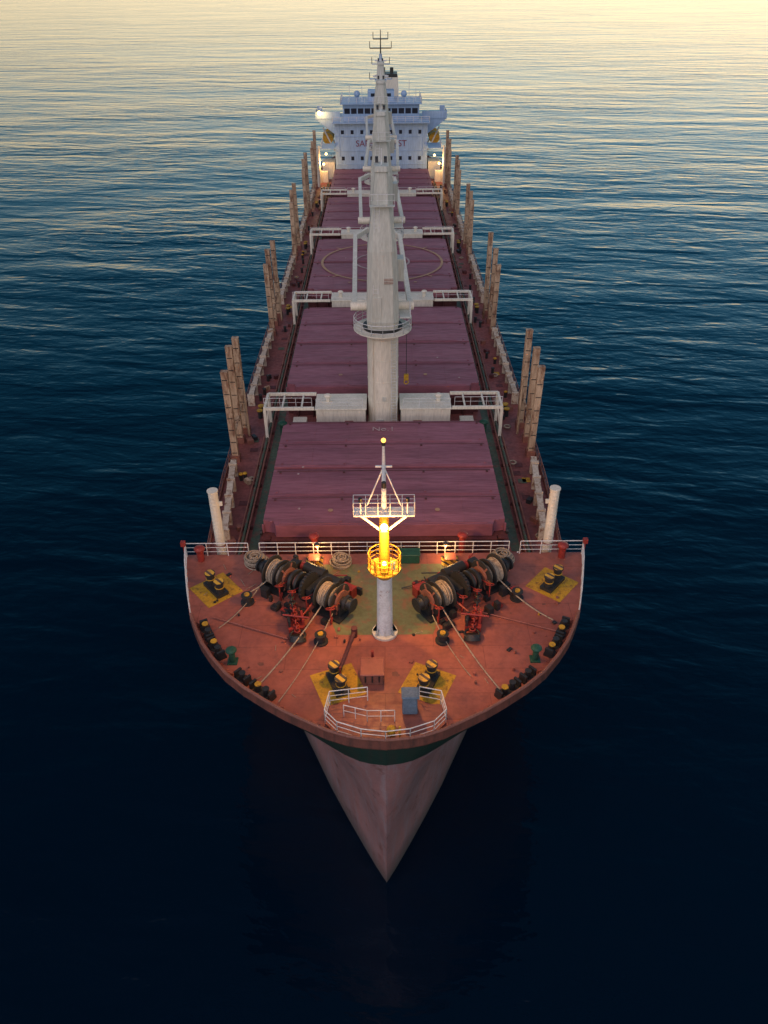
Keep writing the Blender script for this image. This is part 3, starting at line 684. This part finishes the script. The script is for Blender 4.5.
for _ in range(80):
    x=random.uniform(-12,12); y=random.uniform(30,42.5)
    if abs(x)>half(y-26.5,16)-1.2 or (abs(abs(x)-5.2)<3.3 and 36.0<y<42) or abs(x)<1.2: continue
    k=random.random()
    if k<.4: b.cyl((x,y,16),(x,y,16+random.uniform(.05,.25)),random.uniform(.05,.11),None,random.choice(['machine','deck_fc','rail_rust','yellow']),10)
    elif k<.65: b.box((x,y,16.05),(random.uniform(.12,.35),random.uniform(.12,.25),.1),random.choice(['machine','deck_fc']),rz=random.random()*3)
    else: b.cyl((x,y,16.03),(x+random.uniform(-.8,.8),y+random.uniform(-.8,.8),16.03),.02,None,'rope',5)
for x0,x1,y in ((-11,-6,36.8),(6,11,37.2)): b.cyl((x0,y,16.1),(x1,y-2,16.1),.05,None,'deck_fc',6)
b.build('forecastle_fittings',ship)

# ------------------------------------------------------------------ foremast
root=empty('ship_foremast'); my=35.4
b=B()
b.cyl((0,my,16),(0,my,16.15),.8,None,'cream',24); b.cyl((0,my,16.15),(0,my,21.2),.50,.44,'white',24)
for k in range(8):
    t=k*math.pi/4; b.add([(.48*math.cos(t),my+.48*math.sin(t),16.15),(.78*math.cos(t),my+.78*math.sin(t),16.15),(.48*math.cos(t),my+.48*math.sin(t),16.8)],[(0,1,2),(2,1,0)],'white')
b.cyl((0,my,21.2),(0,my,25.0),.34,.26,'yellow',20)  # yellow lamplight put into the colour of the upper column and basket
b.cyl((0,my,20.6),(0,my,21.2),.45,.85,'yellow',20); b.cyl((0,my,21.2),(0,my,21.28),.98,None,'yellow',24)
pts=[(.95*math.cos(t*math.pi/6),my+.95*math.sin(t*math.pi/6),21.28) for t in range(12)]
b.rail(pts,1.0,'yellow',.03,3,.5,closed=True)
b.box((0,my-.6,21.8),(.4,.35,.6),'yellow'); b.box((.5,my-.5,21.8),(.25,.25,.45),'canvas'); b.cyl((-.5,my-.45,21.3),(-.5,my-.45,22.2),.11,None,'yellow',10)
b.box((0,my,25.2),(3.4,.8,.08),'white'); b.rail([(-1.7,my-.4,25.25),(1.7,my-.4,25.25),(1.7,my+.4,25.25),(-1.7,my+.4,25.25)],.85,'white',.02,3,.7,closed=True)
b.cyl((0,my,25.2),(0,my,29.6),.17,.07,'white',12)
for sx in (-1,1):
    b.cyl((sx*1.1,my,25.25),(0,my,28.2),.04,None,'white',6); b.beam((sx*.25,my,24.0),(sx*1.5,my,25.15),.08,.12,'white')
    b.cyl((sx*1.3,my-.3,25.25),(sx*1.3,my-.3,26.2),.04,None,'white',6); b.cyl((sx*1.3,my-.3,26.1),(sx*1.3,my-.3,26.35),.11,None,'machine',8)
b.box((0,my,28.2),(.9,.1,.08),'white'); b.cyl((0,my-.25,27.0),(0,my-.25,27.35),.13,None,'machine',8)
b.cyl((0,my,29.5),(0,my,29.7),.10,None,'machine',10)
for sx in (-.18,.18): b.cyl((sx+.0,my+.6,16),(sx,my+.5,25.2),.03,None,'white',5)
for k in range(30): b.cyl((-.18,my+.58,16.3+k*.3),(.18,my+.58,16.3+k*.3),.02,None,'white',4)
b.box((0,my-.55,24.35),(.4,.25,.08),'yellow')
b.build('mast',root)
emis('lamp_orange',(1.0,.42,.08),3.0)
b=B(); b.ball((0,my-.55,24.55),.22,'lamp_warm'); b.ball((0,my,29.8),.13,'lamp_orange'); b.ball((.0,my-.85,22.2),.13,'lamp_warm'); b.build('mast_lamps',root)
light('mast_floodlight',(0,my-1.2,24.2),1700,(1.0,.44,.12),.12,root)
light('mast_lower_lamp',(0.0,my-1.25,22.2),110,(1.0,.52,.12),.12,root)
light('mast_back_lamp',(0,my+1.6,23.4),1500,(1.0,.50,.14),.12,root)
b=B(); b.ball((0,my+.9,23.6),.13,'lamp_soft'); b.cyl((0,my+.3,23.7),(0,my+.9,23.7),.04,None,'white',6); b.build('mast_back_lamp_bulb',root)

# ------------------------------------------------------------------ water
b=B(); S=9000
b.add([(-S,-S,0),(S,-S,0),(S,S,0),(-S,S,0)],[(0,1,2,3)],'water'); b.build('water')

# ------------------------------------------------------------------ sky
w=bpy.data.worlds.new('World'); scene.world=w; w.use_nodes=True; nt=w.node_tree; nt.nodes.clear()
out=nt.nodes.new('ShaderNodeOutputWorld')
az=math.radians(40)
el=math.radians(2)
sky=nt.nodes.new('ShaderNodeTexSky'); sky.sky_type='NISHITA'; sky.sun_disc=False; sky.sun_elevation=el; sky.sun_rotation=az
bg1=nt.nodes.new('ShaderNodeBackground'); nt.links.new(sky.outputs[0],bg1.inputs[0]); bg1.inputs[1].default_value=0.015
tc=nt.nodes.new('ShaderNodeTexCoord').outputs['Generated']
sx=nt.nodes.new('ShaderNodeSeparateXYZ'); nt.links.new(tc,sx.inputs[0])
rp=nt.nodes.new('ShaderNodeValToRGB'); nt.links.new(sx.outputs[2],rp.inputs[0]); cr=rp.color_ramp
stops=[(0.0,(1.45,1.12,.64)),(.06,(1.22,1.05,.70)),(.13,(.62,.82,.84)),(.23,(.15,.46,.68)),(.36,(.02,.24,.46)),(.55,(.004,.115,.25)),(.75,(.004,.062,.14)),(1.0,(.03,.08,.155))]
while len(cr.elements)<len(stops): cr.elements.new(.5)
for e,(p,c) in zip(cr.elements,stops): e.position=p; e.color=(*c,1)
def dotdir(v):
    d=nt.nodes.new('ShaderNodeVectorMath'); d.operation='DOT_PRODUCT'; nt.links.new(tc,d.inputs[0]); d.inputs[1].default_value=v; return d.outputs['Value']
ds=dotdir((math.sin(az),math.cos(az),0.05))
glow=rng(nt,ds,.3,1.0,.62,1.3)
c1=nt.nodes.new('ShaderNodeVectorMath'); c1.operation='SCALE'; nt.links.new(rp.outputs[0],c1.inputs[0]); nt.links.new(glow,c1.inputs['Scale'])
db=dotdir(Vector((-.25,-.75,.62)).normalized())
back_fill=rng(nt,db,0.45,1.0,0,1.0)  # mauve sky brightening added behind the camera to light the ship's front
c2=nt.nodes.new('ShaderNodeVectorMath'); c2.operation='SCALE'; c2.inputs[0].default_value=(1.32,1.10,1.22); nt.links.new(back_fill,c2.inputs['Scale'])
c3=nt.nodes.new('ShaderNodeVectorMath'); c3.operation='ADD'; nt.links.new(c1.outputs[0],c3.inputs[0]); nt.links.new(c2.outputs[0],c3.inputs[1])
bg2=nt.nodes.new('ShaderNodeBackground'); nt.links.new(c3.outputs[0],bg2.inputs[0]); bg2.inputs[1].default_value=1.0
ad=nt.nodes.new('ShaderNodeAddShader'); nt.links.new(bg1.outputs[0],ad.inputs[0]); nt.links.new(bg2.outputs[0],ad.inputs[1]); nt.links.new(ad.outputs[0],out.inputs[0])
l=bpy.data.lights.new('sun','SUN'); l.energy=0.12; l.angle=math.radians(4); l.color=(1,.74,.45)
o=bpy.data.objects.new('sun',l); scene.collection.objects.link(o)
d=Vector((math.sin(az)*math.cos(el),math.cos(az)*math.cos(el),math.sin(el)))
o.rotation_euler=d.to_track_quat('Z','Y').to_euler()

# ------------------------------------------------------------------ camera
cam=bpy.data.cameras.new('camera'); co=bpy.data.objects.new('camera',cam); scene.collection.objects.link(co)
cam.sensor_fit='VERTICAL'; cam.sensor_height=36; cam.sensor_width=27; cam.lens=27.21; cam.clip_start=.5; cam.clip_end=30000
R=Matrix.Rotation(math.radians(55),4,'X')@Matrix.Rotation(-.0075,4,'Z')
co.location=(0,0,50); co.rotation_euler=R.to_euler()
scene.camera=co
